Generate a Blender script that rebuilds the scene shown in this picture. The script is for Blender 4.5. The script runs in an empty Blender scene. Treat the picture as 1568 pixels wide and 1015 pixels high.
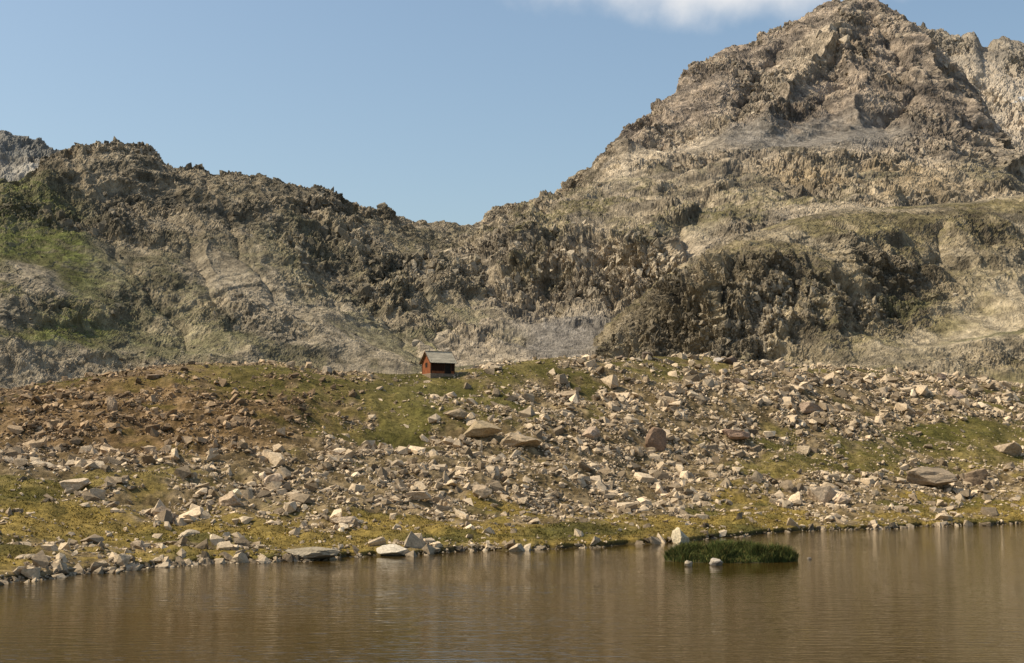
import bpy, bmesh, math, time
import numpy as np
T0=time.time()
rng=np.random.default_rng(11)
scene=bpy.context.scene
W,H,F,HOR,CZ=1568.0,1015.0,2154.0,697.0,6.0
pitch=math.atan((HOR-H/2)/F); cp,sp=math.cos(pitch),math.sin(pitch)

def ray(px,py):
    px=np.asarray(px,float); py=np.asarray(py,float)
    dx=(px-W/2)/F; dy=(H/2-py)/F
    den=cp-dy*sp
    return dx/den,(sp+dy*cp)/den
def proj(X,Y,Z):
    Z=Z-CZ
    f=Y*cp+Z*sp; up=-Y*sp+Z*cp
    return W/2+F*X/f, H/2-F*up/f
def sm(a,b,x):
    t=np.clip((x-a)/(b-a),0,1); return t*t*(3-2*t)

# ---------------- noise
_p=rng.permutation(256).astype(np.int32); _p=np.concatenate([_p,_p,_p])
_g=rng.normal(size=(256,3)).astype(np.float32); _g/=np.linalg.norm(_g,axis=1)[:,None]
def perlin(x,y,z):
    x=np.asarray(x,np.float32);y=np.asarray(y,np.float32);z=np.asarray(z,np.float32)
    xi=np.floor(x);yi=np.floor(y);zi=np.floor(z)
    fx=x-xi;fy=y-yi;fz=z-zi
    xi=xi.astype(np.int32)&255;yi=yi.astype(np.int32)&255;zi=zi.astype(np.int32)&255
    u=fx*fx*fx*(fx*(fx*6-15)+10);v=fy*fy*fy*(fy*(fy*6-15)+10);w=fz*fz*fz*(fz*(fz*6-15)+10)
    def c(a,b,d):
        h=_p[_p[_p[xi+a]+yi+b]+zi+d]
        g=_g[h]
        return g[...,0]*(fx-a)+g[...,1]*(fy-b)+g[...,2]*(fz-d)
    def l(a,b,t): return a+t*(b-a)
    r=l(l(l(c(0,0,0),c(1,0,0),u),l(c(0,1,0),c(1,1,0),u),v),
        l(l(c(0,0,1),c(1,0,1),u),l(c(0,1,1),c(1,1,1),u),v),w)
    return r*1.5
def fbm(x,y,z,oct=4,gain=.5):
    a=1;s=0
    for i in range(oct):
        s=s+a*perlin(x*2**i+17*i,y*2**i+5*i,z*2**i); a*=gain
    return s

# ---------------- mesh helpers
def build(name,V,Fc,smooth=False,col=None,mat=None,extra=None):
    V=np.asarray(V,np.float32);Fc=np.asarray(Fc,np.int32)
    me=bpy.data.meshes.new(name)
    me.vertices.add(len(V)); me.vertices.foreach_set("co",V.ravel())
    n=Fc.shape[1]
    me.loops.add(Fc.size); me.loops.foreach_set("vertex_index",Fc.ravel())
    me.polygons.add(len(Fc)); me.polygons.foreach_set("loop_start",np.arange(0,Fc.size,n,dtype=np.int32))
    me.update(calc_edges=True)
    me.polygons.foreach_set("use_smooth",np.full(len(Fc),smooth))
    if col is not None:
        a=me.attributes.new("Col",'FLOAT_COLOR','POINT')
        c=np.ones((len(V),4),np.float32); c[:,:3]=col
        a.data.foreach_set("color",c.ravel())
    me.update()
    ob=bpy.data.objects.new(name,me); scene.collection.objects.link(ob)
    if mat: me.materials.append(mat)
    return ob
def gridfaces(R,C):
    i=np.arange(R*C).reshape(R,C)
    return np.stack([i[:-1,:-1],i[:-1,1:],i[1:,1:],i[1:,:-1]],-1).reshape(-1,4)
def gnormal(P):
    a=np.gradient(P,axis=1);b=np.gradient(P,axis=0)
    n=np.cross(a,b); n/=np.linalg.norm(n,axis=-1,keepdims=True)+1e-9
    return n*np.sign(n[...,2:3]+1e-9)

def curve(uc,pts,depth):
    pts=np.array(pts,float); u,e=ray(pts[:,0],pts[:,1])
    ee=np.interp(uc,u,e)
    if np.isscalar(depth): d=np.full_like(uc,depth)
    else:
        dp=np.array(depth,float); d=np.interp(uc*F+W/2,dp[:,0],dp[:,1])
    return d,CZ+ee*d
def loft(uc,cs,rows):
    D=np.array([c[0] for c in cs]);Z=np.array([c[1] for c in cs]);K=len(cs)
    outD=[];outZ=[];tt=[]
    for k in range(K-1):
        i0,i3=max(k-1,0),min(k+2,K-1)
        t=np.linspace(0,1,rows[k],endpoint=(k==K-2))[:,None]
        def cr(A):
            p0,p1,p2,p3=A[i0],A[k],A[k+1],A[i3]
            m1=(p2-p0)*.4;m2=(p3-p1)*.4
            return (2*t**3-3*t**2+1)*p1+(t**3-2*t**2+t)*m1+(-2*t**3+3*t**2)*p2+(t**3-t**2)*m2
        outD.append(cr(D));outZ.append(cr(Z));tt.append(k+t[:,0])
    D=np.vstack(outD);Z=np.vstack(outZ)
    return np.stack([D*uc[None,:],D,Z],-1),np.concatenate(tt)
def ucols(a,b,step,lo,hi,cstep=14):
    l=[]
    if lo<a: l.append(np.arange(lo,a,cstep))
    l.append(np.arange(a,b,step))
    if hi>b: l.append(np.arange(b,hi,cstep))
    px=np.concatenate(l); return (px-W/2)/F

def blob(px,py,cx,cy,rx,ry,rot=0,soft=.5):
    c,s=math.cos(math.radians(rot)),math.sin(math.radians(rot))
    x=px-cx;y=py-cy
    a=(x*c+y*s)/rx;b=(-x*s+y*c)/ry
    return 1-sm(1-soft,1+soft,np.sqrt(a*a+b*b))
def rib(px,py,pts,w):
    best=np.full(px.shape,1e9)
    for (x0,y0),(x1,y1) in zip(pts[:-1],pts[1:]):
        dx,dy=x1-x0,y1-y0
        t=np.clip(((px-x0)*dx+(py-y0)*dy)/(dx*dx+dy*dy),0,1)
        best=np.minimum(best,np.hypot(px-x0-t*dx,py-y0-t*dy))
    return np.exp(-best/w)
def cliff(px,py,pts,decay,sharp=9):
    pts=np.array(pts,float)
    ly=np.interp(px,pts[:,0],pts[:,1])
    inside=sm(pts[0,0]-20,pts[0,0]+25,px)*(1-sm(pts[-1,0]-25,pts[-1,0]+20,px))
    d=py-ly
    return np.exp(np.minimum(d,0)/decay)*(1-sm(0,sharp*1.8,d))*inside

# ---------------- materials
def nmat(name):
    m=bpy.data.materials.new(name);m.use_nodes=True
    nt=m.node_tree;b=nt.nodes["Principled BSDF"]
    b.inputs["Roughness"].default_value=.95
    b.inputs["Specular IOR Level"].default_value=.12
    return m,nt,b
def N(nt,t,**k):
    n=nt.nodes.new(t)
    for a,v in k.items(): setattr(n,a,v)
    return n
def terrain_mat(name,s1,s2,lo1,hi1,lo2,hi2,bumpd,vstretch=1.0,vor=0,det=5):
    m,nt,b=nmat(name);L=nt.links.new
    tc=N(nt,"ShaderNodeTexCoord")
    mp=N(nt,"ShaderNodeMapping");mp.inputs["Scale"].default_value=(1,1,vstretch)
    L(tc.outputs["Object"],mp.inputs["Vector"])
    def noise(s,d,r=.6):
        n=N(nt,"ShaderNodeTexNoise");n.inputs["Scale"].default_value=s
        n.inputs["Detail"].default_value=d;n.inputs["Roughness"].default_value=r
        L(mp.outputs[0],n.inputs["Vector"]);return n
    n1=noise(s1,2);n2=noise(s2,det,.72)
    def mr(src,lo,hi,a=.3,c=.7):
        q=N(nt,"ShaderNodeMapRange");q.inputs[1].default_value=a;q.inputs[2].default_value=c
        q.inputs[3].default_value=lo;q.inputs[4].default_value=hi
        L(src,q.inputs[0]);return q.outputs[0]
    mu=N(nt,"ShaderNodeMath",operation='MULTIPLY')
    L(mr(n1.outputs[0],lo1,hi1),mu.inputs[0]);L(mr(n2.outputs[0],lo2,hi2),mu.inputs[1])
    vm=N(nt,"ShaderNodeVectorMath",operation='SCALE')
    at=N(nt,"ShaderNodeAttribute",attribute_name="Col");L(at.outputs["Color"],vm.inputs[0])
    last=mu.outputs[0]
    hgt=n2.outputs[0]
    if vor:
        vo=N(nt,"ShaderNodeTexVoronoi");vo.inputs["Scale"].default_value=vor
        wv=N(nt,"ShaderNodeVectorMath",operation='MULTIPLY_ADD');wv.inputs[1].default_value=(1.2/vor,)*3
        L(n2.outputs["Color"],wv.inputs[0]);L(mp.outputs[0],wv.inputs[2]);L(wv.outputs[0],vo.inputs["Vector"])
        sp_=N(nt,"ShaderNodeSeparateColor");L(vo.outputs["Color"],sp_.inputs[0])
        m2=N(nt,"ShaderNodeMath",operation='MULTIPLY');L(last,m2.inputs[0]);L(mr(sp_.outputs[0],.75,1.25,0,1),m2.inputs[1]);last=m2.outputs[0]
        a2=N(nt,"ShaderNodeMath",operation='ADD');L(hgt,a2.inputs[0]);L(mr(sp_.outputs[1],0,.6,0,1),a2.inputs[1]);hgt=a2.outputs[0]
    L(last,vm.inputs["Scale"])
    L(vm.outputs[0],b.inputs["Base Color"])
    if bumpd:
        bn=N(nt,"ShaderNodeBump");bn.inputs["Strength"].default_value=1;bn.inputs["Distance"].default_value=bumpd
        L(hgt,bn.inputs["Height"]);L(bn.outputs[0],b.inputs["Normal"])
    return m
m_mtn=terrain_mat("mountain_rock",.05,.4,.85,1.18,.5,1.5,1.6,.7,vor=.3)
m_crag=terrain_mat("crag_rock",.1,1.2,.9,1.1,.65,1.35,.4,det=3)
m_far=terrain_mat("distant_rock",.02,.2,.9,1.12,.75,1.25,2.0,.8)
m_hill=terrain_mat("hillside_soil",.25,2.2,.8,1.22,.42,1.58,.25)
m_rock=terrain_mat("granite",.8,6,.85,1.15,.65,1.3,.05,det=3)
m_grass=terrain_mat("grass_blades",.5,4,.75,1.3,.8,1.2,.0,det=1)

# ================= HILLSIDE
uc=ucols(-40,1610,1.0,-1100,2700)
pxc=uc*F+W/2
sh=[(-1100,960),(-300,915),(0,893),(60,886),(150,876),(250,867),(330,862),(420,860),(500,856),(600,850),(700,846),(800,842),(900,838),(1000,832),(1050,829),(1130,822),(1190,815),(1250,812),(1300,811),(1400,807),(1500,804),(1568,802),(2000,795),(2700,785)]
u,e=ray(*np.array(sh,float).T); es=np.interp(uc,u,e)
wob=perlin(pxc*.02,pxc*0+3.3,pxc*0+.5)*1.2+perlin(pxc*.07,pxc*0+7.3,pxc*0+.5)*.8
dsh=-CZ/es+wob
o=np.ones_like(uc)
crest=[(-1100,600),(-300,610),(0,600),(60,594),(100,590),(200,570),(280,558),(340,553),(410,553),(470,562),(520,569),(590,573),(640,573),(700,570),(760,560),(850,550),(950,550),(1000,548),(1100,552),(1200,560),(1300,562),(1400,573),(1568,590),(2000,600),(2700,600)]
dcr=[(-1100,120),(0,140),(200,146),(784,162),(1568,225),(2700,260)]
cC=curve(uc,crest,dcr)
cs=[(dsh-30,-3.5*o),(dsh-5,-.6*o),(dsh,-.02*o),(dsh+.8,.38*o),(dsh+6,.8*o),
 curve(uc,[(-1100,840),(0,802),(300,792),(784,779),(1200,766),(1568,754),(2700,740)],[(-1100,74),(0,86),(784,112),(1568,150),(2700,190)]),
 curve(uc,[(-1100,720),(0,716),(300,712),(600,700),(784,706),(1000,712),(1200,692),(1568,702),(2700,690)],[(-1100,90),(0,104),(784,128),(1568,172),(2700,215)]),
 curve(uc,[(-1100,650),(0,650),(300,622),(450,615),(600,650),(784,640),(1000,618),(1200,620),(1568,642),(2700,640)],[(-1100,104),(0,120),(784,143),(1568,195),(2700,240)]),
 cC,(cC[0]+14,cC[1]-.6),(cC[0]+45,cC[1]*.0+14.0),(300*o+60,13*o),(520*o,19*o),(800*o,30*o)]
P,tt=loft(uc,cs,[6,8,14,50,60,130,130,110,26,16,14,10,8])
hpx,hpy=proj(P[...,0],P[...,1],P[...,2])
X,Y,Z=P[...,0],P[...,1],P[...,2]
wx=hpx+36*perlin(X*.12,Y*.12,X*0+1)+14*perlin(X*.4,Y*.4,X*0+1);wy=hpy+18*perlin(X*.12,Y*.12,X*0+9)+8*perlin(X*.4,Y*.4,X*0+4)
def dens(px,py):
    d=.38+.7*blob(px,py,1170,620,420,56)+.7*blob(px,py,700,720,360,55)+.65*blob(px,py,220,645,260,70)\
     +.6*blob(px,py,1000,690,130,60)+.5*blob(px,py,60,700,130,40)+.35*blob(px,py,400,780,260,34)+.75*blob(px,py,1265,765,60,30)\
     +.35*blob(px,py,1430,735,190,40)+.4*blob(px,py,840,740,500,40)+.4*blob(px,py,60,870,200,18)+.25*blob(px,py,1100,760,600,30)
    d-=.75*blob(px,py,605,640,42,65,-10)+.75*blob(px,py,1470,662,160,17,4)+.35*blob(px,py,760,600,100,26)+.6*blob(px,py,1120,668,90,16)\
     +.5*blob(px,py,1150,785,110,18)+.45*blob(px,py,800,812,420,16)+.3*blob(px,py,140,590,110,14)+.3*blob(px,py,380,590,50,24)+.4*blob(px,py,1250,715,170,16)+.5*blob(px,py,1480,770,130,18)\
     +.3*blob(px,py,150,820,200,16)+.3*blob(px,py,60,780,120,20)
    return d
hd=dens(wx,wy)+.7*fbm(X*.14,Y*.14,X*0,4,.6)
tcol=tt[:,None]*np.ones_like(X)
land=sm(2.6,4.2,tcol)
land2=sm(4.2,5.2,tcol)
dz=land2*(1.6*fbm(X*.055,Y*.055,X*0+2,3))+land*(.5*fbm(X*.3,Y*.3,X*0+5,3)) \
  +land*.16*np.clip(hd,0,1)*fbm(X*1.3,Y*1.3,X*0+1,2)+.05*fbm(X*.9,Y*.9,X*0,2)*sm(1.2,2.4,tcol)
fade=1-.7*sm(7.2,8,tcol)*(1-sm(8.6,9.5,tcol))
P[...,2]+=dz*np.where(land2>.9,fade,1)
def mix(a,b,t): return a*(1-t[...,None])+b*t[...,None]
C=lambda *v: np.array(v,float)
gnoise=fbm(X*.1,Y*.1,X*0+4,3)
gfine=fbm(X*.5,Y*.5,X*0+14,3)
grass=mix(C(.10,.084,.022)[None,None],C(.19,.145,.05)[None,None],sm(-.4,.5,gnoise+.6*gfine))
grass=mix(grass,C(.25,.17,.042)[None,None]*np.ones_like(grass),(1-sm(5.0,5.9,tcol))*sm(-.4,.3,gnoise+.2)*.7)
grass=mix(grass,C(.08,.076,.018)[None,None]*np.ones_like(grass),np.clip(blob(wx,wy,610,650,70,80)+.8*blob(wx,wy,1470,662,180,22)+.5*blob(wx,wy,780,610,120,40),0,1)*.6*sm(-.5,.2,gfine))
soil=mix(C(.12,.083,.042)[None,None],C(.28,.205,.12)[None,None],sm(-.3,.5,fbm(X*.6,Y*.6,X*0+8,2)))
hcol=mix(grass,soil,sm(.35,.9,hd+.35*gfine)*.85)
brown=blob(wx,wy,220,640,280,70)
hcol=mix(hcol,hcol*C(.86,.70,.56),brown*.75)
hcol=mix(hcol,C(.05,.037,.016)*np.ones_like(hcol),(1-sm(2.1,2.8,tcol))*.9)
hill=build("rocky_hillside",P.reshape(-1,3),gridfaces(*P.shape[:2]),True,hcol.reshape(-1,3),m_hill)
print("hill",time.time()-T0)
HP=P; fpx,fpy=proj(P[...,0],P[...,1],P[...,2])

# ---------------- rock shapes
def hull_shape(seed):
    r=np.random.default_rng(seed)
    p=r.uniform(-1,1,(r.integers(9,15),3)); nrm=np.linalg.norm(p,axis=1)[:,None]
    mx=np.abs(p).max(1)[:,None]
    p=p/(nrm*.25+mx*.75)
    p*=np.array([1,r.uniform(.5,.95),r.uniform(.35,.8)])
    bm=bmesh.new()
    for q in p: bm.verts.new(q)
    bmesh.ops.convex_hull(bm,input=bm.verts)
    dead=[v for v in bm.verts if not v.link_faces]
    bmesh.ops.delete(bm,geom=dead,context='VERTS')
    bmesh.ops.triangulate(bm,faces=bm.faces)
    bm.verts.index_update()
    V=np.array([v.co[:] for v in bm.verts]);Fc=np.array([[v.index for v in f.verts] for f in bm.faces])
    bm.free();return V,Fc
def cut_shape(seed,sub=4,dims=(1,.8,.6),npl=20):
    r=np.random.default_rng(seed)
    bm=bmesh.new();bmesh.ops.create_icosphere(bm,subdivisions=sub,radius=1)
    V=np.array([v.co[:] for v in bm.verts]);Fc=np.array([[v.index for v in f.verts] for f in bm.faces]);bm.free()
    V=V*1.35
    for i in range(npl):
        n=r.normal(size=3);n/=np.linalg.norm(n);d=r.uniform(.5,.98)
        V=V-np.maximum(0,V@n-d)[:,None]*n
    V=V+ .06*np.stack([perlin(V[:,0]*3+seed,V[:,1]*3,V[:,2]*3+i*9) for i in range(3)],1)+.03*np.stack([perlin(V[:,0]*9+seed,V[:,1]*9,V[:,2]*9+i*9) for i in range(3)],1)
    return V*np.array(dims),Fc
shapes=[hull_shape(100+i) for i in range(40)]
def rotm(yaw,tx,ty):
    cy,sy=np.cos(yaw),np.sin(yaw);cx,sx=np.cos(tx),np.sin(tx);c2,s2=np.cos(ty),np.sin(ty)
    n=len(yaw);o=np.ones(n);z=np.zeros(n)
    Rz=np.stack([cy,-sy,z,sy,cy,z,z,z,o],1).reshape(n,3,3)
    Rx=np.stack([o,z,z,z,cx,-sx,z,sx,cx],1).reshape(n,3,3)
    Ry=np.stack([c2,z,s2,z,o,z,-s2,z,c2],1).reshape(n,3,3)
    return Rz@Rx@Ry
def scatter(name,pos,size,col,mat,tilt=.4,zst=None):
    n=len(pos);sid=rng.integers(0,len(shapes),n)
    R=rotm(rng.uniform(0,6.28,n),rng.normal(0,tilt,n),rng.normal(0,tilt,n))
    Vs,Fs,Cs=[],[],[];off=0
    for s,(V,Fc) in enumerate(shapes):
        idx=np.where(sid==s)[0]
        if not len(idx): continue
        v=np.einsum('nij,vj->nvi',R[idx],V)*size[idx][:,None,None]
        if zst is not None: v[...,2]*=zst[idx][:,None]
        v=v+pos[idx][:,None,:]
        f=Fc[None]+(np.arange(len(idx))*len(V))[:,None,None]+off
        c=np.repeat(col[idx][:,None,:],len(V),1)
        Vs.append(v.reshape(-1,3));Fs.append(f.reshape(-1,3));Cs.append(c.reshape(-1,3));off+=len(idx)*len(V)
    return build(name,np.concatenate(Vs),np.concatenate(Fs),False,np.concatenate(Cs),mat)
def pickon(P,n,wgt):
    A=np.linalg.norm(np.cross(P[1:,:-1]-P[:-1,:-1],P[:-1,1:]-P[:-1,:-1]),axis=-1)
    w=(A*wgt[:-1,:-1]).ravel();w/=w.sum()
    c=np.searchsorted(np.cumsum(w),rng.random(n));c=np.clip(c,0,len(w)-1)
    r,k=np.unravel_index(c,A.shape)
    a=rng.random(n)[:,None];b=rng.random(n)[:,None]
    p=(P[r,k]*(1-a)+P[r,k+1]*a)*(1-b)+(P[r+1,k]*(1-a)+P[r+1,k+1]*a)*b
    return p,r,k
vis=((tt>2.15)&(tt<8.7))[:,None]*((pxc>-260)&(pxc<1830))[None,:]
def pick(n,wgt): return pickon(HP,n,wgt*vis)
clump=sm(-.25,.45,fbm(X*.3,Y*.3,X*0+11,3))
wd=np.clip(hd,0,1.2)
def rockcol(px,py,n):
    base=C(.50,.385,.258)*np.ones((n,3))
    v=np.clip(rng.normal(0,1,n),-2,2)
    base*= (1+.2*v)[:,None]
    t=rng.random(n)
    base=np.where((t<.36)[:,None],base*C(.50,.49,.48),base)
    base=np.where((t>.93)[:,None],base*C(1.22,1.25,1.28),base)
    br=blob(px,py,200,620,330,75)*.8+.35*blob(px,py,470,600,80,40)
    base=base*(1-np.clip(br,0,1)[:,None]*(1-C(.62,.53,.44)))
    return np.clip(base,.03,.8)
N1=58000
p,r,k=pick(N1,(wd**1.7)*(.08+clump))
s=.08*rng.pareto(2.2,N1)+.085; s=np.minimum(s,.72*rng.uniform(.7,1.2,N1))
big=blob(fpx[r,k],fpy[r,k],1170,610,420,60)
s*=1+.35*big
smallz=blob(fpx[r,k],fpy[r,k],200,630,250,75); s*=1-.12*smallz
p[:,2]+=s*.25
scatter("scattered_rocks",p,s,rockcol(fpx[r,k],fpy[r,k],N1),m_rock)
N2=9000
p,r,k=pick(N2,.15+clump)
s=np.minimum(.08*rng.pareto(2.2,N2)+.08,.6);p[:,2]+=s*.05
scatter("scattered_rocks",p,s,rockcol(fpx[r,k],fpy[r,k],N2),m_rock)
N3=1300
ki=rng.integers(0,len(uc),N3);ki=ki[(pxc[ki]>-100)&(pxc[ki]<1700)]
ki=ki[rng.random(len(ki))<.25+sm(-.1,.3,perlin(pxc[ki]*.03,pxc[ki]*0+1.5,pxc[ki]*0))]
ki=np.concatenate([ki,rng.choice(np.where((pxc>-40)&(pxc<480))[0],500)])
dd=dsh[ki]+rng.normal(.1,.4,len(ki));s=np.minimum(.08*rng.pareto(1.8,len(ki))+.06,.5)
p=np.stack([uc[ki]*dd,dd,np.clip((dd-dsh[ki])*.4,-.05,.35)+.02],1)
scatter("shore_stones",p,s,rockcol(pxc[ki],pxc[ki]*0+850,len(ki))*.75,m_rock)
print("rocks",time.time()-T0)

# hero boulders
front=(tt<8.4)
fX=np.where(front[:,None],fpx,1e6)
def hit(px,py):
    d=(fX-px)**2+(fpy-py)**2
    i=np.unravel_index(np.argmin(d),d.shape);return HP[i].copy()
heroes=[(608,852,48,17,(.55,.47,.36)),(1040,834,25,32,(.56,.46,.31)),(480,852,90,22,(.30,.25,.18)),(115,748,42,20,(.55,.43,.3)),
(992,550,22,15,(.16,.12,.09)),(1120,557,24,15,(.15,.11,.085)),(952,550,14,9,(.2,.15,.11)),(1100,554,18,8,(.5,.43,.36)),(501,572,18,15,(.4,.32,.23)),
(797,682,70,24,(.42,.32,.21)),(735,668,50,24,(.34,.26,.16)),(700,640,40,20,(.33,.25,.16)),(1003,690,36,34,(.27,.18,.12)),(1257,768,42,34,(.5,.38,.26)),(1290,772,30,22,(.48,.36,.25)),
(1430,742,75,26,(.33,.25,.17)),(1550,695,44,26,(.42,.32,.22)),(1495,742,44,34,(.28,.2,.13)),(172,628,18,26,(.36,.26,.17)),(350,775,44,26,(.45,.33,.22)),
(530,805,50,18,(.45,.34,.23)),(640,764,40,18,(.5,.38,.26)),(1240,632,44,16,(.3,.22,.16)),(1135,592,30,16,(.33,.25,.18)),(420,742,36,26,(.5,.38,.27)),
(1440,582,20,12,(.22,.16,.12)),(250,797,34,22,(.33,.24,.16)),(740,760,30,20,(.4,.3,.2)),(1130,672,40,18,(.36,.24,.17)),
(1460,610,30,16,(.45,.33,.24)),(210,838,30,16,(.4,.3,.2)),(35,860,32,16,(.45,.36,.25)),(290,820,34,12,(.45,.36,.25)),
(870,610,34,16,(.4,.3,.2)),(905,670,34,24,(.46,.34,.24)),(60,720,40,20,(.5,.4,.28)),(235,580,22,12,(.25,.18,.12)),(760,566,30,10,(.4,.32,.22))]
for i,(px,py,w,h,c) in enumerate(heroes):
    q=hit(px,py);sc=q[1]/F
    a,b=w*sc/2*1.1,h*sc/2
    V,Fc=cut_shape(500+i,4,(a,max(a*.7,b*.8),b*1.2))
    if i==1: V[:,:2]*=(1-.35*V[:,2:3]/b)
    yaw=rng.uniform(-.3,.3);cy,sy=math.cos(yaw),math.sin(yaw)
    V=V@np.array([[cy,sy,0],[-sy,cy,0],[0,0,1]])
    V=V+q+np.array([0,0,b*(.75 if i<2 else .55)])
    build("boulder",V,Fc,False,np.ones_like(V)*C(*c),m_rock)

def blades(name,base,h,col,w=.03,lean=.35):
    n=len(base);a=rng.uniform(0,6.28,n)
    d=np.stack([np.cos(a),np.sin(a),0*a],1)*w*(.6+.8*rng.random(n))[:,None]
    l=rng.normal(0,lean,(n,2))*h[:,None]
    tip=base+np.concatenate([l,h[:,None]],1)
    mid=base+np.concatenate([l*.35,h[:,None]*.6],1)
    V=np.stack([base-d,base+d,mid+d*.7,tip,mid-d*.7],1).reshape(-1,3)
    i=np.arange(n)[:,None]*5
    Fc=np.concatenate([i+np.array([0,1,2]),i+np.array([0,2,4]),i+np.array([4,2,3])])
    return build(name,V,Fc,False,np.repeat(col,5,0),m_grass)
N4=80000
gw=(1-sm(.2,.6,hd))*(1-.75*sm(5.6,6.6,tcol))*sm(2.5,2.9,tcol)
gw[:,:]*= (.2+sm(-.2,.4,fbm(X*.9,Y*.9,X*0+3,2)))
p,r,k=pick(N4,gw)
gc=hcol[r,k]*(1+.2*rng.normal(size=(N4,1))); gc=np.clip(gc,.01,.5)
blades("meadow_grass",p-np.array([0,0,.03]),rng.uniform(.05,.17,N4),gc,.035,.6)

# ================= ISLET
def at(px,py):
    u,e=ray(px,py); d=-CZ/e; return np.array([u*d,d,0.0])
ci=at(1120,858)
th=np.linspace(0,2*np.pi,96,endpoint=False);rr=np.linspace(0,1,26)
TH,RR=np.meshgrid(th,rr)
ox=np.cos(TH);oy=np.sin(TH)
wb=1+.12*perlin(ox*1.7+4,oy*1.7,ox*0+.3)+.06*perlin(ox*5+4,oy*5,ox*0+.3)
IX=ox*RR*3.85*wb;IY=oy*RR*2.0*wb
IZ=.34*(1-RR**3.5)-.12*RR**6+.07*perlin(IX*1.4,IY*1.4,IX*0)
V=np.stack([IX,IY,IZ],-1)+ci
R_,C_=V.shape[:2];ii=np.arange(R_*C_).reshape(R_,C_);jj=np.roll(ii,-1,1)
Fi=np.stack([ii[:-1],jj[:-1],jj[1:],ii[1:]],-1).reshape(-1,4)
isl=bpy.data.objects.new("grassy_islet",None);scene.collection.objects.link(isl)
g=build("islet_ground",V.reshape(-1,3),Fi,True,np.ones((R_*C_,3))*C(.05,.045,.02),m_hill);g.parent=isl
n=34000
a=rng.uniform(0,6.28,n);q=np.sqrt(rng.random(n))*.99
bx=np.cos(a)*q*3.8;by=np.sin(a)*q*1.95
hm=.35+.75*sm(-.3,.4,fbm(bx*.8,by*.8,bx*0+2,2))
bz=.3*(1-q**3.5)
gc=C(.085,.10,.028)*(1+.35*rng.normal(size=(n,1)));gc=np.where(rng.random((n,1))<.18,C(.2,.16,.05),gc)
b=blades("islet_grass",np.stack([bx,by,bz-.03],1)+ci,rng.uniform(.4,.95,n)*hm*(1-.35*q**4),np.clip(gc,.01,.4),.024,.3);b.parent=isl
for i,(px,py,w,h,c) in enumerate([(1053,867,14,12,(.38,.31,.22)),(1097,865,28,12,(.45,.38,.3)),(1190,860,10,6,(.4,.33,.25)),(1240,856,8,4,(.3,.25,.2)),(1175,858,9,5,(.3,.25,.2))]):
    q=at(px,py);sc=q[1]/F
    V,Fc=cut_shape(900+i,3,(w*sc/2,w*sc*.4,h*sc*.62));V=V+q+np.array([0,0,h*sc*.35])
    s_=build("islet_stone_%d"%(i+1),V,Fc,False,np.ones_like(V)*C(*c),m_rock);s_.parent=isl
print("islet",time.time()-T0)

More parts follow.
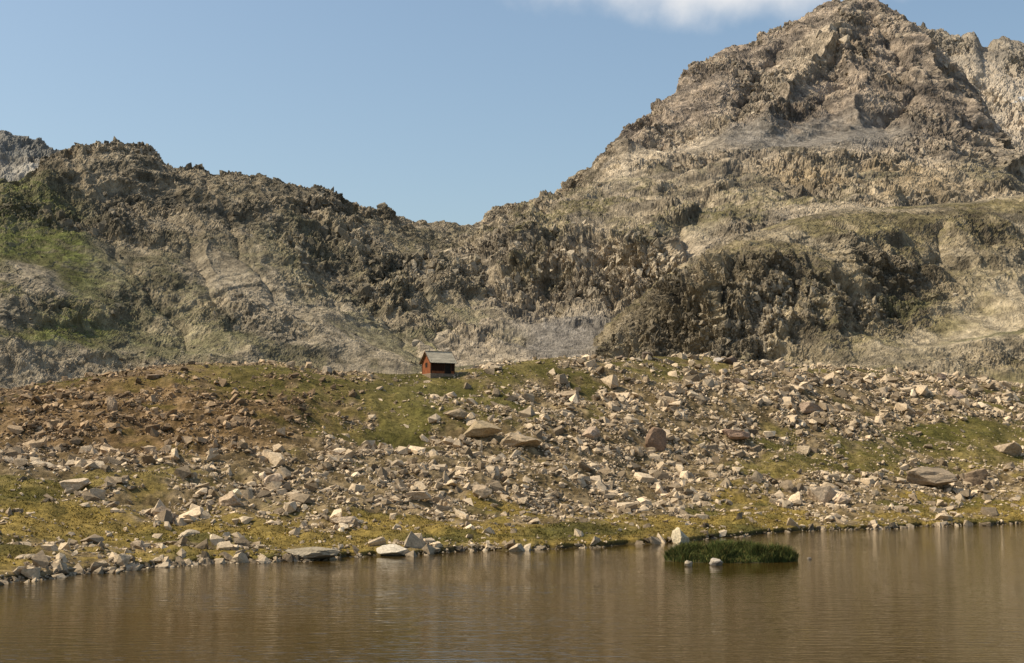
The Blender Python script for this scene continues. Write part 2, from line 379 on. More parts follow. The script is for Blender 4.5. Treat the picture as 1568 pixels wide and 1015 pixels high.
# ================= MOUNTAINS
def ridged(x,y,z,scale,octs,amp,gain=.52,zs=.5):
    s=0;f=1/scale;a=amp
    for o in range(octs):
        n=perlin(x*f+o*13.7,y*f+o*3.1,z*f*zs+o*7.7)
        s=s+a*(.45-np.abs(n)*1.7)
        f*=2.03;a*=gain
    return s
def sawcliff(X,Y,Z,Hc,amp,sc,seed):
    h=Z/Hc+1.6*perlin(X/(Hc*2.0)+seed,Y/(Hc*2.0),Z/(Hc*3))+.5*perlin(X/(Hc*.6),Y/(Hc*.6),Z/Hc+seed)
    f=h-np.floor(h)
    prof=sm(0,.16,f)*(1-f)
    return amp*prof*sm(-.15,.25,perlin(X/sc+seed,Y/sc,Z/sc*1.5))
def mountain(name,uc,cs,rows,crest_k,scale,octs,amp,cl,colfn,mat,seed=0,zs=.45,mask=None,extra=None,jag=(2.0,4.5),nblk=0,bs=1.0,pr=(-60,1630)):
    P,tt=loft(uc,cs,rows)
    px,py=proj(P[...,0],P[...,1],P[...,2])
    nn=gnormal(P)
    X,Y,Z=P[...,0]+seed*31,P[...,1],P[...,2]
    wxx=X+scale*.35*perlin(X/scale,Y/scale,Z/scale);
    lo=ridged(wxx,Y,Z,scale,2,amp*.55,.52,zs)
    hi=ridged(wxx+Z*.3,Y,Z-X*.2,scale/4.5,octs-2,amp*.24,.64,zs)
    q=lambda v,n:np.floor(v*n)/n
    bl=q(perlin(X/11+3,Y/11,Z/9)+.3*perlin(X/4,Y/4,Z/4),5)
    wj=X+.25*Z+3*perlin(X/15,Y/15,Z/15)
    jt=q(perlin(wj/6.5,Y/9,Z/38),4)+.55*q(perlin(wj/2.6,Y/5,Z/18+9),4)
    tcol=tt[:,None]*np.ones_like(X)
    keep=(1-.92*sm(crest_k-.6,crest_k-.02,tcol))*sm(.3,1.3,tcol)
    keep2=(1-.5*sm(crest_k-.3,crest_k-.02,tcol))*(.15+.85*sm(.6,1.5,tcol))
    wpx=px+26*perlin(X/34,Y/34,Z/30)+9*perlin(X/9,Y/9,Z/9);wpy=py+16*perlin(X/30+9,Y/30,Z/30)+8*perlin(X/8+5,Y/8,Z/8)
    mk=1.0 if mask is None else mask(wpx,wpy)
    mk=mk*(.55+.7*sm(-.2,.25,fbm(X/50+4,Y/50,Z/40,2)))
    g=0 if extra is None else extra(wpx,wpy)*keep
    sw=sawcliff(X,Y,Z,cl[0],cl[1],45,seed)+sawcliff(X,Y,Z,cl[0]*.38,cl[1]*.45,22,seed+5)
    nh=nn.copy();nh[...,2]*=.6
    P=P+nn*(lo*keep+(hi+amp*.18*bl)*keep2*mk)[...,None]+nh*((sw*mk+g)*keep+amp*.30*jt*mk**1.6*keep2)[...,None]
    bell=np.exp(-((tcol-crest_k)/.22)**2)
    J=jag[0]*(q(perlin(X/jag[1],Y/40,Z*0+seed),4)+.55*q(perlin(X/(jag[1]*.4),Y/30,Z*0+seed+3),4))
    P[...,2]+=J*bell
    n2=gnormal(P)
    mkk=mk*np.ones_like(px)
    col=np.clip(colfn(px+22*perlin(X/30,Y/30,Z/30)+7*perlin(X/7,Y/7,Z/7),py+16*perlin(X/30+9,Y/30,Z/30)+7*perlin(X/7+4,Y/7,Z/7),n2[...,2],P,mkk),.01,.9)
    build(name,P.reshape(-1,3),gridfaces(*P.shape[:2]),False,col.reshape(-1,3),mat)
    if nblk:
        ppx=uc*F+W/2
        w=((tt>.9)&(tt<crest_k+.12))[:,None]*((ppx>pr[0])&(ppx<pr[1]))[None,:]*(.3+mkk)*(.2+sm(-.25,.35,fbm(X/18,Y/18,Z/18,3)))
        w=w*(1+.8*np.exp(-((tcol-crest_k)/.25)**2))
        p,r,k=pickon(P,nblk,w)
        m=mkk[r,k]
        cr=np.exp(-((tt[r]-crest_k)/.2)**2)
        s=bs*(.24+.48*m)*(.42+.45*rng.pareto(2.8,nblk));s=np.minimum(s,bs*(.9+1.2*m)*(1-.45*cr))*(p[:,1]/560)
        c=col[r,k]*(1+.22*np.clip(rng.normal(size=(nblk,1)),-2,2))
        gr=c.mean(1,keepdims=True)*C(1.20,1.0,.74); c=c*.4+gr*.66
        p=p-nn[r,k]*(s*.25)[:,None]
        scatter("rock_crags",p,s,np.clip(c,.02,.7),m_crag,.3,1+1.3*np.clip(m-.3,0,1)*rng.random(nblk))
def bc(c,ref): return C(*c)*np.ones(ref.shape+(3,))

crL=[(-1100,330),(-300,290),(0,282),(30,284),(52,272),(72,246),(100,231),(125,222),(160,219),(205,219),(235,231),(252,246),(265,253),(300,254),(315,262),(345,267),(380,266),(440,278),(490,292),(512,310),(550,321),(590,323),(620,337),(660,346),(740,350),(850,380),(1100,420)]
uL=ucols(-40,1010,1.15,-1100,1100)
lcs=[curve(uL,[(-1100,660),(1100,660)],300),
 curve(uL,[(-1100,560),(0,600),(110,590),(300,565),(500,565),(700,570),(820,560),(1100,560)],[(-1100,320),(0,350),(400,395),(800,430),(1100,430)]),
 curve(uL,[(-1100,480),(0,505),(200,500),(400,480),(700,500),(820,520),(1100,530)],[(-1100,350),(0,380),(200,410),(500,440),(800,480),(1100,480)]),
 curve(uL,[(-1100,400),(0,400),(200,400),(400,385),(600,410),(740,430),(1100,470)],[(-1100,380),(0,415),(200,455),(500,485),(740,540),(1100,560)]),
 curve(uL,[(-1100,350),(0,335),(100,310),(200,300),(400,320),(600,360),(740,385),(1100,440)],[(-1100,410),(0,450),(100,490),(300,520),(500,540),(740,590),(1100,610)]),
 curve(uL,crL,[(-1100,450),(0,500),(100,540),(300,560),(500,575),(740,640),(1100,660)])]
d5,z5=lcs[-1];lcs+= [(d5+40,z5-15),(d5+160,z5-90)]
def maskL(px,py):
    m=1.15-.5*sm(350,430,py)
    m=m+.5*blob(px,py,690,440,130,40)+.5*blob(px,py,170,485,150,28)+.5*blob(px,py,230,440,60,30)+.5*blob(px,py,620,430,60,30)-.3*blob(px,py,430,450,120,40,30)-.3*blob(px,py,600,510,120,30,30)-.3*blob(px,py,60,400,90,60)
    return np.clip(m,.36,1.4)
def exL(px,py):
    g=3*cliff(px,py,[(60,290),(130,262),(220,262),(300,295),(400,325),(500,345)],45)
    g=g+2.5*cliff(px,py,[(300,355),(400,372),(480,380)],40)+2.5*cliff(px,py,[(60,480),(120,490),(210,470),(330,500)],40)+2.5*cliff(px,py,[(590,440),(680,452),(780,440)],40)
    g=g+3*rib(px,py,[(500,300),(560,400),(660,520)],10)-2.5*rib(px,py,[(110,300),(180,400),(300,520)],8)-2.2*rib(px,py,[(330,290),(370,380),(470,500)],7)-1.6*rib(px,py,[(240,300),(300,400),(350,500)],6)+2*rib(px,py,[(240,240),(300,330),(330,420)],9)-2.2*rib(px,py,[(470,330),(560,430),(640,540)],7)-4*rib(px,py,[(740,360),(790,460),(815,550)],14)
    g=g+1.6*rib(px,py,[(400,270),(420,340),(500,430)],6)-1.6*rib(px,py,[(180,230),(200,300),(240,380)],6)+2*rib(px,py,[(120,225),(150,300),(170,360)],7)-2*rib(px,py,[(580,330),(640,420),(700,500)],6)
    return g
def colL(px,py,nz,P,mk):
    q=fbm(P[...,0]/25,P[...,1]/25,P[...,2]/12,4,.6)
    rock=mix(bc((.31,.25,.17),px),bc((.15,.127,.09),px),sm(-.3,.4,q))
    scree=bc((.31,.255,.18),px)
    gr=bc((.14,.148,.045),px);dg=bc((.12,.112,.045),px)
    flat=sm(.62,.84,nz)
    nf=fbm(P[...,0]/35+5,P[...,1]/35,P[...,2]/35,5,.6)
    s=(px-1.15*(py-300))
    st=fbm(s/30,py/120,px*0+2,4,.6)
    gm=np.clip(blob(px,py,0,430,160,140,35)*1.1+blob(px,py,0,350,110,90,30)+.35*blob(px,py,480,400,150,24,38)+.4*blob(px,py,740,490,110,60)+.4*blob(px,py,220,510,190,40)-.6*blob(px,py,60,560,60,40),0,1)
    c=mix(rock,scree,np.clip(.8*flat*sm(-.2,.4,-nf)+.5*sm(.05,.45,st)*sm(330,400,py)+.8*blob(px,py,430,450,130,60,30)+blob(px,py,40,560,90,40)+.6*blob(px,py,590,500,120,30,35)+blob(px,py,40,268,26,14,20),0,1))
    c=mix(c,mix(dg,gr,sm(-.2,.3,nf)),np.clip(gm*(.4+.6*flat)*sm(-.45,.25,nf+.35*gm+.4*st),0,1))
    c=mix(c,dg,np.clip((.3+.7*flat)*sm(-.1,.4,nf-.4*st)*.5*(1-gm)*sm(290,400,py),0,1))
    c=mix(c,c*.6,np.clip(blob(px,py,85,270,26,45,-20)+.6*blob(px,py,505,315,14,16),0,1))  # shadowed notch side and cliff side painted darker into the rock colour
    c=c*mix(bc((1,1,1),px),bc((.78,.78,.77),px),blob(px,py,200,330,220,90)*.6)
    return c
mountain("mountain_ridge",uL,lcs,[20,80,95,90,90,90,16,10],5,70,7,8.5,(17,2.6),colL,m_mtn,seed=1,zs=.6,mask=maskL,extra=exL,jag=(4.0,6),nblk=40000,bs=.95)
print("L",time.time()-T0)

crR=[(560,380),(700,358),(740,351),(760,336),(790,320),(830,306),(862,292),(900,269),(920,248),(936,224),(950,204),(962,194),(1000,181),(1020,166),(1032,152),(1052,128),(1072,104),(1095,92),(1112,80),(1150,72),(1172,54),(1195,45),(1225,28),(1250,12),(1270,2),(1300,-4),(1345,-3),(1365,10),(1390,24),(1410,44),(1440,74),(1470,112),(1500,152),(1540,222),(1575,268),(1700,300),(2100,330),(2700,340)]
uR=ucols(690,1612,1.1,560,2700)
rcs=[curve(uR,[(560,650),(2700,650)],330),
 curve(uR,[(560,580),(820,556),(950,556),(1568,570),(2700,570)],430),
 curve(uR,[(560,470),(760,480),(850,474),(950,470),(1100,450),(1568,470),(2700,480)],[(560,500),(2700,480)]),
 curve(uR,[(560,400),(730,384),(800,368),(870,375),(1000,352),(1100,378),(1300,345),(1568,340),(2700,400)],[(560,560),(740,560),(1000,525),(1568,560),(2700,600)]),
 curve(uR,[(560,390),(730,368),(800,345),(900,315),(1000,300),(1100,272),(1300,285),(1568,312),(2700,370)],[(560,590),(740,600),(1000,630),(1568,660),(2700,700)]),
 curve(uR,[(560,385),(735,360),(830,318),(900,289),(960,240),(1080,225),(1150,205),(1300,190),(1450,215),(1568,296),(2700,350)],[(560,620),(740,630),(960,740),(1300,790),(1568,760),(2700,760)]),
 curve(uR,[(560,382),(735,355),(830,311),(900,277),(955,215),(1030,180),(1100,125),(1200,110),(1300,95),(1400,105),(1480,160),(1568,282),(2700,345)],[(560,630),(740,650),(960,800),(1300,900),(1568,860),(2700,860)]),
 curve(uR,crR,[(560,640),(740,670),(900,790),(1100,950),(1300,1000),(1568,950),(2700,950)])]
d7,z7=rcs[-1];rcs+=[(d7+60,z7-40),(d7+260,z7-180)]
def maskR(px,py):
    m=1.0-.85*blob(px,py,1240,215,170,26,-4)-.6*blob(px,py,1065,380,50,26,-30)-.4*blob(px,py,1000,255,80,24,-30)-.6*blob(px,py,880,510,80,40)+.3*blob(px,py,920,410,130,50)+.2*blob(px,py,1330,100,120,60)
    return np.clip(m,.18,1.4)
def exR(px,py):
    g=12*rib(px,py,[(1310,0),(1240,100),(1165,190)],14)-11*rib(px,py,[(1200,60),(1150,130),(1135,180)],12)
    g=g+8*rib(px,py,[(1095,95),(1010,190),(940,260)],12)
    g=g-11*rib(px,py,[(1340,20),(1400,140),(1375,185)],14)+10*rib(px,py,[(1390,30),(1460,150),(1530,270)],12)+8*rib(px,py,[(1290,60),(1320,120),(1310,180)],12)-7*rib(px,py,[(1280,90),(1265,180)],8)-5*rib(px,py,[(1450,90),(1470,230)],9)
    g=g+5*cliff(px,py,[(1120,190),(1180,200),(1280,184),(1400,178),(1480,200)],50)
    g=g+6*cliff(px,py,[(1080,285),(1180,290),(1300,306),(1440,300),(1568,300)],35)
    g=g+4*cliff(px,py,[(760,410),(860,425),(960,455),(1040,400)],60,12)+2.5*cliff(px,py,[(850,470),(900,478),(960,480)],40)
    g=g+3*cliff(px,py,[(800,345),(900,350),(1000,335),(1080,325)],36)+3*cliff(px,py,[(900,310),(960,290),(1040,262)],30)
    g=g-5*rib(px,py,[(1040,350),(1065,380),(1030,430)],14)-4*rib(px,py,[(1180,230),(1080,300),(1050,370)],9)
    g=g+2.5*rib(px,py,[(870,370),(880,460)],6)-2.5*rib(px,py,[(910,370),(920,470)],5)+2.5*rib(px,py,[(960,365),(965,470)],6)-2.5*rib(px,py,[(830,370),(850,470)],5)
    return g
def colR(px,py,nz,P,mk):
    nf=fbm(P[...,0]/45+5,P[...,1]/45,P[...,2]/45,5,.6)
    up=1-sm(190,300,py)
    rock=mix(bc((.37,.30,.21),px),bc((.19,.157,.115),px),sm(-.3,.25,fbm(P[...,0]/28,P[...,1]/28,P[...,2]/10,4,.6)))
    rock=mix(rock,rock*C(.98,.96,1.04),up)
    flat=sm(.62,.82,nz)
    scree=bc((.28,.245,.205),px);pale=bc((.46,.375,.27),px);olive=bc((.185,.158,.07),px)
    c=mix(rock,pale,np.clip(flat*sm(-.1,.3,-nf)*.45+.7*blob(px,py,1000,250,90,20,-35)+.6*blob(px,py,1110,200,60,18,-35)+.9*blob(px,py,1065,380,36,22,-30)+.5*blob(px,py,1230,100,80,30,-40)+.4*blob(px,py,900,410,100,40)*sm(-.2,.3,-nf),0,1))
    c=mix(c,scree*.8,np.clip(blob(px,py,1240,215,160,24,-4)*1.1+blob(px,py,870,515,90,36),0,1))
    c=mix(c,olive,np.clip(flat*sm(-.1,.4,nf)*sm(200,340,py)*.7+.25*sm(300,360,py)*sm(0,.4,nf),0,1)*(1-.8*blob(px,py,1065,380,50,30))*(1-blob(px,py,870,515,110,50)))
    c=mix(c,bc((.36,.26,.14),px),.5*blob(px,py,1330,285,180,20,4)*sm(-.3,.2,-nf))
    c=mix(c,c*.55,np.clip(.8*blob(px,py,1140,165,22,36,30)+.6*blob(px,py,1270,170,50,12,10)+.6*blob(px,py,1390,150,30,60,-40)+.5*blob(px,py,1200,180,40,14,-20)+.5*blob(px,py,1440,150,30,50,-50),0,1))  # shade in the peak's recesses and gullies painted into the rock colour
    return c
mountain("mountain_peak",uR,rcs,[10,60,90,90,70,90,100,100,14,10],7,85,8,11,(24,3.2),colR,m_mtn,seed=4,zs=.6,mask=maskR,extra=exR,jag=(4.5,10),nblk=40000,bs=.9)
print("R",time.time()-T0)

uB=ucols(860,1612,1.1,800,2700)
crB=[(800,700),(880,600),(920,535),(945,505),(985,466),(1030,427),(1080,396),(1130,369),(1200,347),(1290,326),(1400,322),(1500,315),(1568,305),(2000,330),(2700,400)]
dB=[(800,440),(945,425),(1100,450),(1300,480),(1568,500),(2700,560)]
bcs=[curve(uB,[(800,760),(900,680),(1000,640),(2700,650)],310),
 curve(uB,[(800,740),(900,640),(960,590),(1100,582),(1300,575),(1568,570),(2700,560)],[(800,400),(1100,375),(1568,360),(2700,360)]),
 curve(uB,[(800,720),(880,620),(930,540),(960,510),(1020,470),(1100,450),(1200,445),(1300,480),(1400,470),(1568,470),(2700,470)],[(800,415),(945,410),(1100,400),(1250,402),(1568,420),(2700,420)]),
 curve(uB,[(800,710),(880,610),(935,525),(960,500),(1020,445),(1100,405),(1200,385),(1300,390),(1400,395),(1568,390),(2700,430)],[(800,425),(945,418),(1100,415),(1250,425),(1568,460),(2700,480)]),
 curve(uB,crB,dB)]
d4,z4=bcs[-1];bcs+=[(d4+60,z4+6),(d4+200,z4-30)]
def maskB(px,py):
    return np.clip(1.2-.6*blob(px,py,1470,500,140,46,-18)-.3*sm(1330,1430,px)-.3*(1-sm(370,420,py)),.4,1.35)
def exB(px,py):
    return 3.5*cliff(px,py,[(1010,520),(1100,510),(1200,530),(1290,540)],70,12)+3*cliff(px,py,[(1150,420),(1240,430),(1340,440)],40)+3.5*cliff(px,py,[(1250,375),(1380,372),(1480,395),(1568,400)],35)\
      -2.0*rib(px,py,[(1130,400),(1110,470),(1090,545)],6)-2.0*rib(px,py,[(1230,450),(1215,530)],6)-3*rib(px,py,[(1450,340),(1400,430),(1330,500)],8)-2*rib(px,py,[(1170,440),(1160,540)],5)+2*rib(px,py,[(1195,440),(1190,540)],5)-2*rib(px,py,[(1060,450),(1050,540)],5)
def colB(px,py,nz,P,mk):
    nf=fbm(P[...,0]/30+5,P[...,1]/30,P[...,2]/30,5,.6)
    flat=sm(.52,.8,nz)
    rock=mix(bc((.30,.24,.155),px),bc((.14,.115,.08),px),sm(-.3,.25,fbm(P[...,0]/14,P[...,1]/14,P[...,2]/40,4,.6)))
    olive=bc((.19,.157,.07),px);pale=bc((.38,.31,.21),px)
    c=mix(rock,olive,np.clip(flat*sm(-.3,.3,nf)*.7,0,1))
    c=mix(c,pale,np.clip(1.0*blob(px,py,1460,505,130,44,-18)+.7*blob(px,py,1560,440,110,50)+flat*sm(.1,.5,-nf)*.6+.5*blob(px,py,1320,535,60,24)+.35*blob(px,py,1180,490,60,50),0,1)*sm(-.9,.1,-nf))
    c=mix(c,bc((.10,.10,.04),px),np.clip(.8*blob(px,py,1520,515,80,10,-6)+.7*blob(px,py,1385,455,60,10,-10),0,1)*.75)
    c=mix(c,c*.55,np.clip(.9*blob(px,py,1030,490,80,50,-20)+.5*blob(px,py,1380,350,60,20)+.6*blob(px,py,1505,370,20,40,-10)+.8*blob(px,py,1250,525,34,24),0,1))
    return c
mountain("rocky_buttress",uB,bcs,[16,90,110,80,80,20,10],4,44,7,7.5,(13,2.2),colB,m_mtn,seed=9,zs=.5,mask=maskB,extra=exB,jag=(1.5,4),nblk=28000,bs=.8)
print("B",time.time()-T0)

uD=ucols(-40,220,1.3,-1100,220)
dcs=[curve(uD,[(-1100,520),(220,520)],800),curve(uD,[(-1100,330),(220,330)],930),
 curve(uD,[(-1100,110),(-500,170),(-200,190),(0,202),(22,209),(36,210),(50,216),(75,226),(110,240),(150,270),(220,320)],1050)]
d_,z_=dcs[-1];dcs+=[(d_+200,z_-100)]
def colD(px,py,nz,P,h):
    c=mix(bc((.20,.19,.17),px),bc((.26,.235,.20),px),sm(-.3,.3,fbm(P[...,0]/50,P[...,1]/50,P[...,2]/20,3)))  # aerial haze put into the colour: distant rock is desaturated
    return mix(c,bc((.42,.38,.32),px),blob(px,py,35,265,40,18,20))
mountain("distant_mountain",uD,dcs,[40,110,120,8],2,90,7,16,(26,4),colD,m_far,seed=14,zs=.6,jag=(4,9))
uE=ucols(1300,1612,1.2,1250,2700)
ecs=[curve(uE,[(1250,520),(2700,520)],1100),curve(uE,[(1250,330),(1568,320),(2700,340)],1220),
 curve(uE,[(1250,200),(1450,190),(1568,190),(2700,230)],1400),
 curve(uE,[(1250,60),(1350,45),(1400,36),(1430,52),(1455,60),(1480,56),(1492,54),(1502,76),(1512,80),(1524,66),(1537,61),(1550,68),(1568,70),(1700,60),(2000,140),(2700,200)],1550)]
d_,z_=ecs[-1];ecs+=[(d_+250,z_-160)]
def colE(px,py,nz,P,h):
    c=mix(bc((.32,.27,.21),px),bc((.22,.19,.155),px),sm(-.3,.3,fbm(P[...,0]/60,P[...,1]/60,P[...,2]/20,3)))  # desaturated rock tones carry painted haze here too
    c=mix(c,bc((.46,.385,.30),px),np.clip(blob(px,py,1530,150,80,40,35)+.6*blob(px,py,1570,210,60,40),0,1))
    return mix(c,bc((.8,.82,.85),px),np.clip(blob(px,py,1556,158,8,3,20,.3)+blob(px,py,1564,288,6,3,0,.3),0,1))
mountain("distant_mountain",uE,ecs,[20,80,100,110,8],3,110,7,14,(30,4),colE,m_far,seed=21,zs=.6,jag=(7,14),nblk=5000,bs=.9,pr=(1350,1630))
print("D",time.time()-T0)

# ================= GROUND + LAKE
def plane(name,x0,x1,y0,y1,z,mat,col=None):
    V=np.array([[x0,y0,z],[x1,y0,z],[x1,y1,z],[x0,y1,z]])
    return build(name,V,np.array([[0,1,2,3]]),False,None if col is None else np.ones((4,3))*C(*col),mat)
plane("ground",-9000,9000,-9000,9000,-5,m_hill,(.13,.11,.04))
m,nt,b=nmat("lake_water");L=nt.links.new
b.inputs["Base Color"].default_value=(.050,.030,.006,1)
b.inputs["Roughness"].default_value=.035;b.inputs["IOR"].default_value=1.33;b.inputs["Specular IOR Level"].default_value=.5
tc=N(nt,"ShaderNodeTexCoord")
def wn(sx,sy,s,d):
    mp=N(nt,"ShaderNodeMapping");mp.inputs["Scale"].default_value=(sx,sy,1);L(tc.outputs["Object"],mp.inputs["Vector"])
    n=N(nt,"ShaderNodeTexNoise");n.inputs["Scale"].default_value=s;n.inputs["Detail"].default_value=d;L(mp.outputs[0],n.inputs["Vector"]);return n
n1=wn(.8,2.0,1.6,3);n3=wn(.2,1.3,1.8,2);n2=wn(.4,1.0,.06,3)
q=N(nt,"ShaderNodeMapRange");q.inputs[1].default_value=.38;q.inputs[2].default_value=.62;q.inputs[3].default_value=.35;q.inputs[4].default_value=1
L(n2.outputs[0],q.inputs[0])
ad0=N(nt,"ShaderNodeMath",operation='MULTIPLY_ADD');ad0.inputs[1].default_value=1.0;L(n3.outputs[0],ad0.inputs[0]);L(n1.outputs[0],ad0.inputs[2])
bn=N(nt,"ShaderNodeBump");bn.inputs["Distance"].default_value=.026
L(q.outputs[0],bn.inputs["Strength"]);L(ad0.outputs[0],bn.inputs["Height"]);L(bn.outputs[0],b.inputs["Normal"])
plane("lake",-700,700,-500,330,0,m)

# ================= HUT
hut=bpy.data.objects.new("wooden_hut",None);scene.collection.objects.link(hut)
q=hit(671,574);q=q+np.array([0,0,-.05])
hut.location=q;hut.rotation_euler=(0,0,math.radians(27));hut.scale=(.95,.95,.95)
def simple(name,colr,rough=.8,metal=0,s=(2,2,2),var=.35):
    m,nt,b=nmat(name);L=nt.links.new
    tc=N(nt,"ShaderNodeTexCoord");mp=N(nt,"ShaderNodeMapping");mp.inputs["Scale"].default_value=s
    L(tc.outputs["Object"],mp.inputs["Vector"])
    n=N(nt,"ShaderNodeTexNoise");n.inputs["Scale"].default_value=1;n.inputs["Detail"].default_value=5
    L(mp.outputs[0],n.inputs["Vector"])
    r=N(nt,"ShaderNodeMapRange");r.inputs[1].default_value=.3;r.inputs[2].default_value=.7;r.inputs[3].default_value=1-var;r.inputs[4].default_value=1+var
    L(n.outputs[0],r.inputs[0])
    vm=N(nt,"ShaderNodeVectorMath",operation='SCALE');vm.inputs[0].default_value=colr
    L(r.outputs[0],vm.inputs["Scale"]);L(vm.outputs[0],b.inputs["Base Color"])
    b.inputs["Roughness"].default_value=rough;b.inputs["Metallic"].default_value=metal
    return m
m_wood=simple("red_stained_planks",(.25,.085,.035),s=(8,8,1.5))
m_wood_shade=simple("shade_darkened_planks",(.035,.016,.010),s=(8,8,1.5))  # same red planks, with the front wall's shade painted in as near-black
m_trim=simple("dark_timber",(.08,.038,.02),s=(4,4,4))
m_roof=simple("weathered_metal",(.34,.30,.23),.6,0,(1,4,2),.3)
m_stone=simple("stone_plinth",(.22,.16,.11),s=(5,5,5))
m_dark=simple("dark_interior",(.02,.015,.012))  # flat near-black colour stands in for the unlit inside of the hut
def box(name,x0,x1,y0,y1,z0,z1,mat,bev=.01):
    bm=bmesh.new();bmesh.ops.create_cube(bm,size=1)
    for v in bm.verts: v.co=((x0+x1)/2+v.co.x*(x1-x0),(y0+y1)/2+v.co.y*(y1-y0),(z0+z1)/2+v.co.z*(z1-z0))
    if bev: bmesh.ops.bevel(bm,geom=bm.edges[:],offset=bev,segments=1,affect='EDGES')
    me=bpy.data.meshes.new(name);bm.to_mesh(me);bm.free();me.materials.append(mat)
    ob=bpy.data.objects.new(name,me);scene.collection.objects.link(ob);ob.parent=hut;return ob
LX,LY,HW,HR=1.5,1.25,1.7,2.8
box("stone_foundation",-LX-.12,LX+.12,-LY-.12,LY+.12,-.9,.14,m_stone,.03)
pw=.15
k=0
nx=int(2*LX/pw)
for i in range(nx):
    x0=-LX+i*2*LX/nx;x1=x0+2*LX/nx-.012
    for sgn in(-1,1):
        if sgn<0 and .25<(x0+x1)/2<1.05: continue
        if sgn<0:
            k+=1;box("wall_plank_%d"%k,x0,x1,sgn*LY-.02,sgn*LY+.02+.006*(i%2),.14,.44,m_wood,.004)
            k+=1;box("wall_plank_%d"%k,x0,x1,sgn*LY-.02,sgn*LY+.02+.006*(i%2),.45,HW,m_wood_shade,.004)  # upper front planks take the colour with shade painted in
        else:
            k+=1;box("wall_plank_%d"%k,x0,x1,sgn*LY-.02,sgn*LY+.02+.006*(i%2),.14,HW,m_wood,.004)
ny=int(2*LY/pw)
for i in range(ny):
    y0=-LY+.03+i*(2*LY-.06)/ny;y1=y0+(2*LY-.06)/ny-.012
    zt=HW+(HR-HW)*(1-abs((y0+y1)/2)/LY)-.06
    for sgn in(-1,1):
        k+=1;box("wall_plank_%d"%k,sgn*LX-.02-.006*(i%2),sgn*LX+.02,y0,y1,.14,zt,m_wood,.004)
for sx in(-1,1):
    for sy in(-1,1): k+=1;box("corner_post_%d"%k,sx*LX-.06,sx*LX+.06,sy*LY-.06,sy*LY+.06,.12,HW+.02,m_trim)
box("dark_doorway_panel",.27,1.03,-LY-.0,-LY+.03,.16,1.6,m_dark)  # dark panel standing in for the shade of the open doorway
box("door_frame_left",.2,.27,-LY-.05,-LY+.03,.14,1.6,m_trim);box("door_frame_right",1.03,1.10,-LY-.05,-LY+.03,.14,1.6,m_trim)
box("door_lintel",.2,1.10,-LY-.052,-LY+.03,1.605,1.69,m_trim)
box("window_pane",-LX-.035,-LX-.028,-.25,.25,.95,1.4,m_dark,0)
for nme,a in (("window_frame_top",(-.3,.3,1.4,1.46)),("window_frame_bottom",(-.3,.3,.89,.95)),("window_frame_left",(-.31,-.25,.95,1.4)),("window_frame_right",(.25,.31,.95,1.4))):
    box(nme,-LX-.06,-LX-.02,a[0],a[1],a[2],a[3],m_trim)
OV=.38
sl=math.hypot(LY+OV,(HR-HW)*(LY+OV)/LY)
for sgn in(-1,1):
    nx=120;xs=np.linspace(-LX-.25,LX+.25,nx);ss=np.linspace(0,1,5)
    XX,SS=np.meshgrid(xs,ss)
    cor=.022*np.sin(XX*2*np.pi/.16)
    YY=sgn*SS*(LY+OV);ZZ=HR-(HR-HW)*(LY+OV)/LY*SS+cor+.02
    V=np.stack([XX,YY,ZZ],-1).reshape(-1,3);V2=V-np.array([0,0,.035])
    f=gridfaces(5,nx);n0=len(V)
    ob=build("roof_sheet_%d"%(1 if sgn<0 else 2),np.vstack([V,V2]),np.vstack([f,f[:,::-1]+n0]),False,None,m_roof);ob.parent=hut
box("roof_ridge_cap",-LX-.27,LX+.27,-.1,.1,HR+.03,HR+.08,m_roof)
for sx in(-1,1):
    for sgn in(-1,1):
        o_=box("barge_board_%d_%d"%(sx+2,sgn+2),-.02,.02,-sl/2,sl/2,-.07,.05,m_trim,.004)
        an=math.atan2((HR-HW),LY)
        o_.location=(sx*(LX+.27),sgn*(LY+OV)/2,HR-(HR-HW)*(LY+OV)/LY/2-.03);o_.rotation_euler=(-sgn*an,0,0)
bm=bmesh.new();bmesh.ops.create_cone(bm,cap_ends=True,segments=14,radius1=.07,radius2=.07,depth=.7)
me=bpy.data.meshes.new("stove_pipe");bm.to_mesh(me);bm.free();me.materials.append(m_roof)
o_=bpy.data.objects.new("stove_pipe",me);scene.collection.objects.link(o_);o_.parent=hut;o_.location=(-1.0,.35,HR+.05)

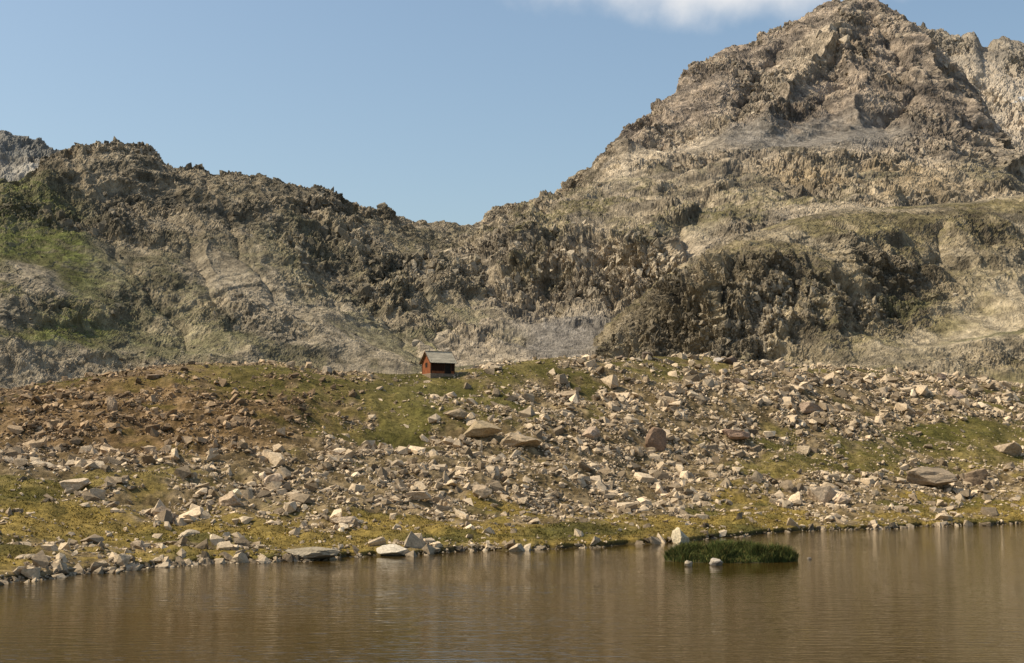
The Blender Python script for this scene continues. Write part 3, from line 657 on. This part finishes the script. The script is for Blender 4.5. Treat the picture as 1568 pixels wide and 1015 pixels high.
# ================= LIGHT / SKY
el=math.radians(50);sdx,sdy=-.97,-.04;n_=math.hypot(sdx,sdy);sdx/=n_;sdy/=n_
from mathutils import Vector
S=Vector((sdx*math.cos(el),sdy*math.cos(el),math.sin(el)))
sd=bpy.data.lights.new("sun",'SUN');sd.energy=4.8;sd.angle=math.radians(.53);sd.color=(1,.89,.68)
so=bpy.data.objects.new("sun",sd);scene.collection.objects.link(so);so.rotation_euler=S.to_track_quat('Z','Y').to_euler();so.location=(-100,0,200)
w=bpy.data.worlds.new("World");scene.world=w;w.use_nodes=True;nt=w.node_tree;L=nt.links.new
bg=nt.nodes["Background"];sky=N(nt,"ShaderNodeTexSky",sky_type='NISHITA')
sky.sun_disc=False;sky.sun_elevation=el;sky.sun_rotation=math.atan2(sdx,sdy);sky.altitude=500;sky.air_density=1.15;sky.dust_density=3.2;sky.ozone_density=1.1
bg.inputs["Strength"].default_value=.145
tint=N(nt,"ShaderNodeVectorMath",operation='MULTIPLY');tint.inputs[1].default_value=(1.03,1.05,1.0);L(sky.outputs[0],tint.inputs[0])
tc=N(nt,"ShaderNodeTexCoord")
u,e=ray(1120,-16);cd=Vector((float(u),1,float(e))).normalized()
sub=N(nt,"ShaderNodeVectorMath",operation='SUBTRACT');sub.inputs[1].default_value=cd;L(tc.outputs["Generated"],sub.inputs[0])
mul=N(nt,"ShaderNodeVectorMath",operation='MULTIPLY');mul.inputs[1].default_value=(10,5,40);L(sub.outputs[0],mul.inputs[0])
ln=N(nt,"ShaderNodeVectorMath",operation='LENGTH');L(mul.outputs[0],ln.inputs[0])
ns=N(nt,"ShaderNodeTexNoise");ns.inputs["Scale"].default_value=14;ns.inputs["Detail"].default_value=7;L(tc.outputs["Generated"],ns.inputs["Vector"])
ad=N(nt,"ShaderNodeMath",operation='MULTIPLY_ADD');ad.inputs[1].default_value=2.2;L(ns.outputs[0],ad.inputs[0]);L(ln.outputs["Value"],ad.inputs[2])
mr=N(nt,"ShaderNodeMapRange");mr.interpolation_type='SMOOTHSTEP';mr.inputs[1].default_value=1.35;mr.inputs[2].default_value=2.4;mr.inputs[3].default_value=.85;mr.inputs[4].default_value=0
L(ad.outputs[0],mr.inputs[0])
mx=N(nt,"ShaderNodeMix",data_type='RGBA');L(mr.outputs[0],mx.inputs[0]);L(tint.outputs[0],mx.inputs[6]);mx.inputs[7].default_value=(6.8,6.6,6.4,1)
L(mx.outputs[2],bg.inputs["Color"])

cam=bpy.data.cameras.new("camera");co=bpy.data.objects.new("camera",cam);scene.collection.objects.link(co)
co.location=(0,0,CZ);co.rotation_euler=(math.pi/2+pitch,0,0);cam.sensor_width=36;cam.lens=36*F/W;cam.clip_end=30000;cam.clip_start=.5
scene.camera=co
scene.view_settings.view_transform='Standard';scene.view_settings.look='None';scene.view_settings.exposure=0
print("done",time.time()-T0)
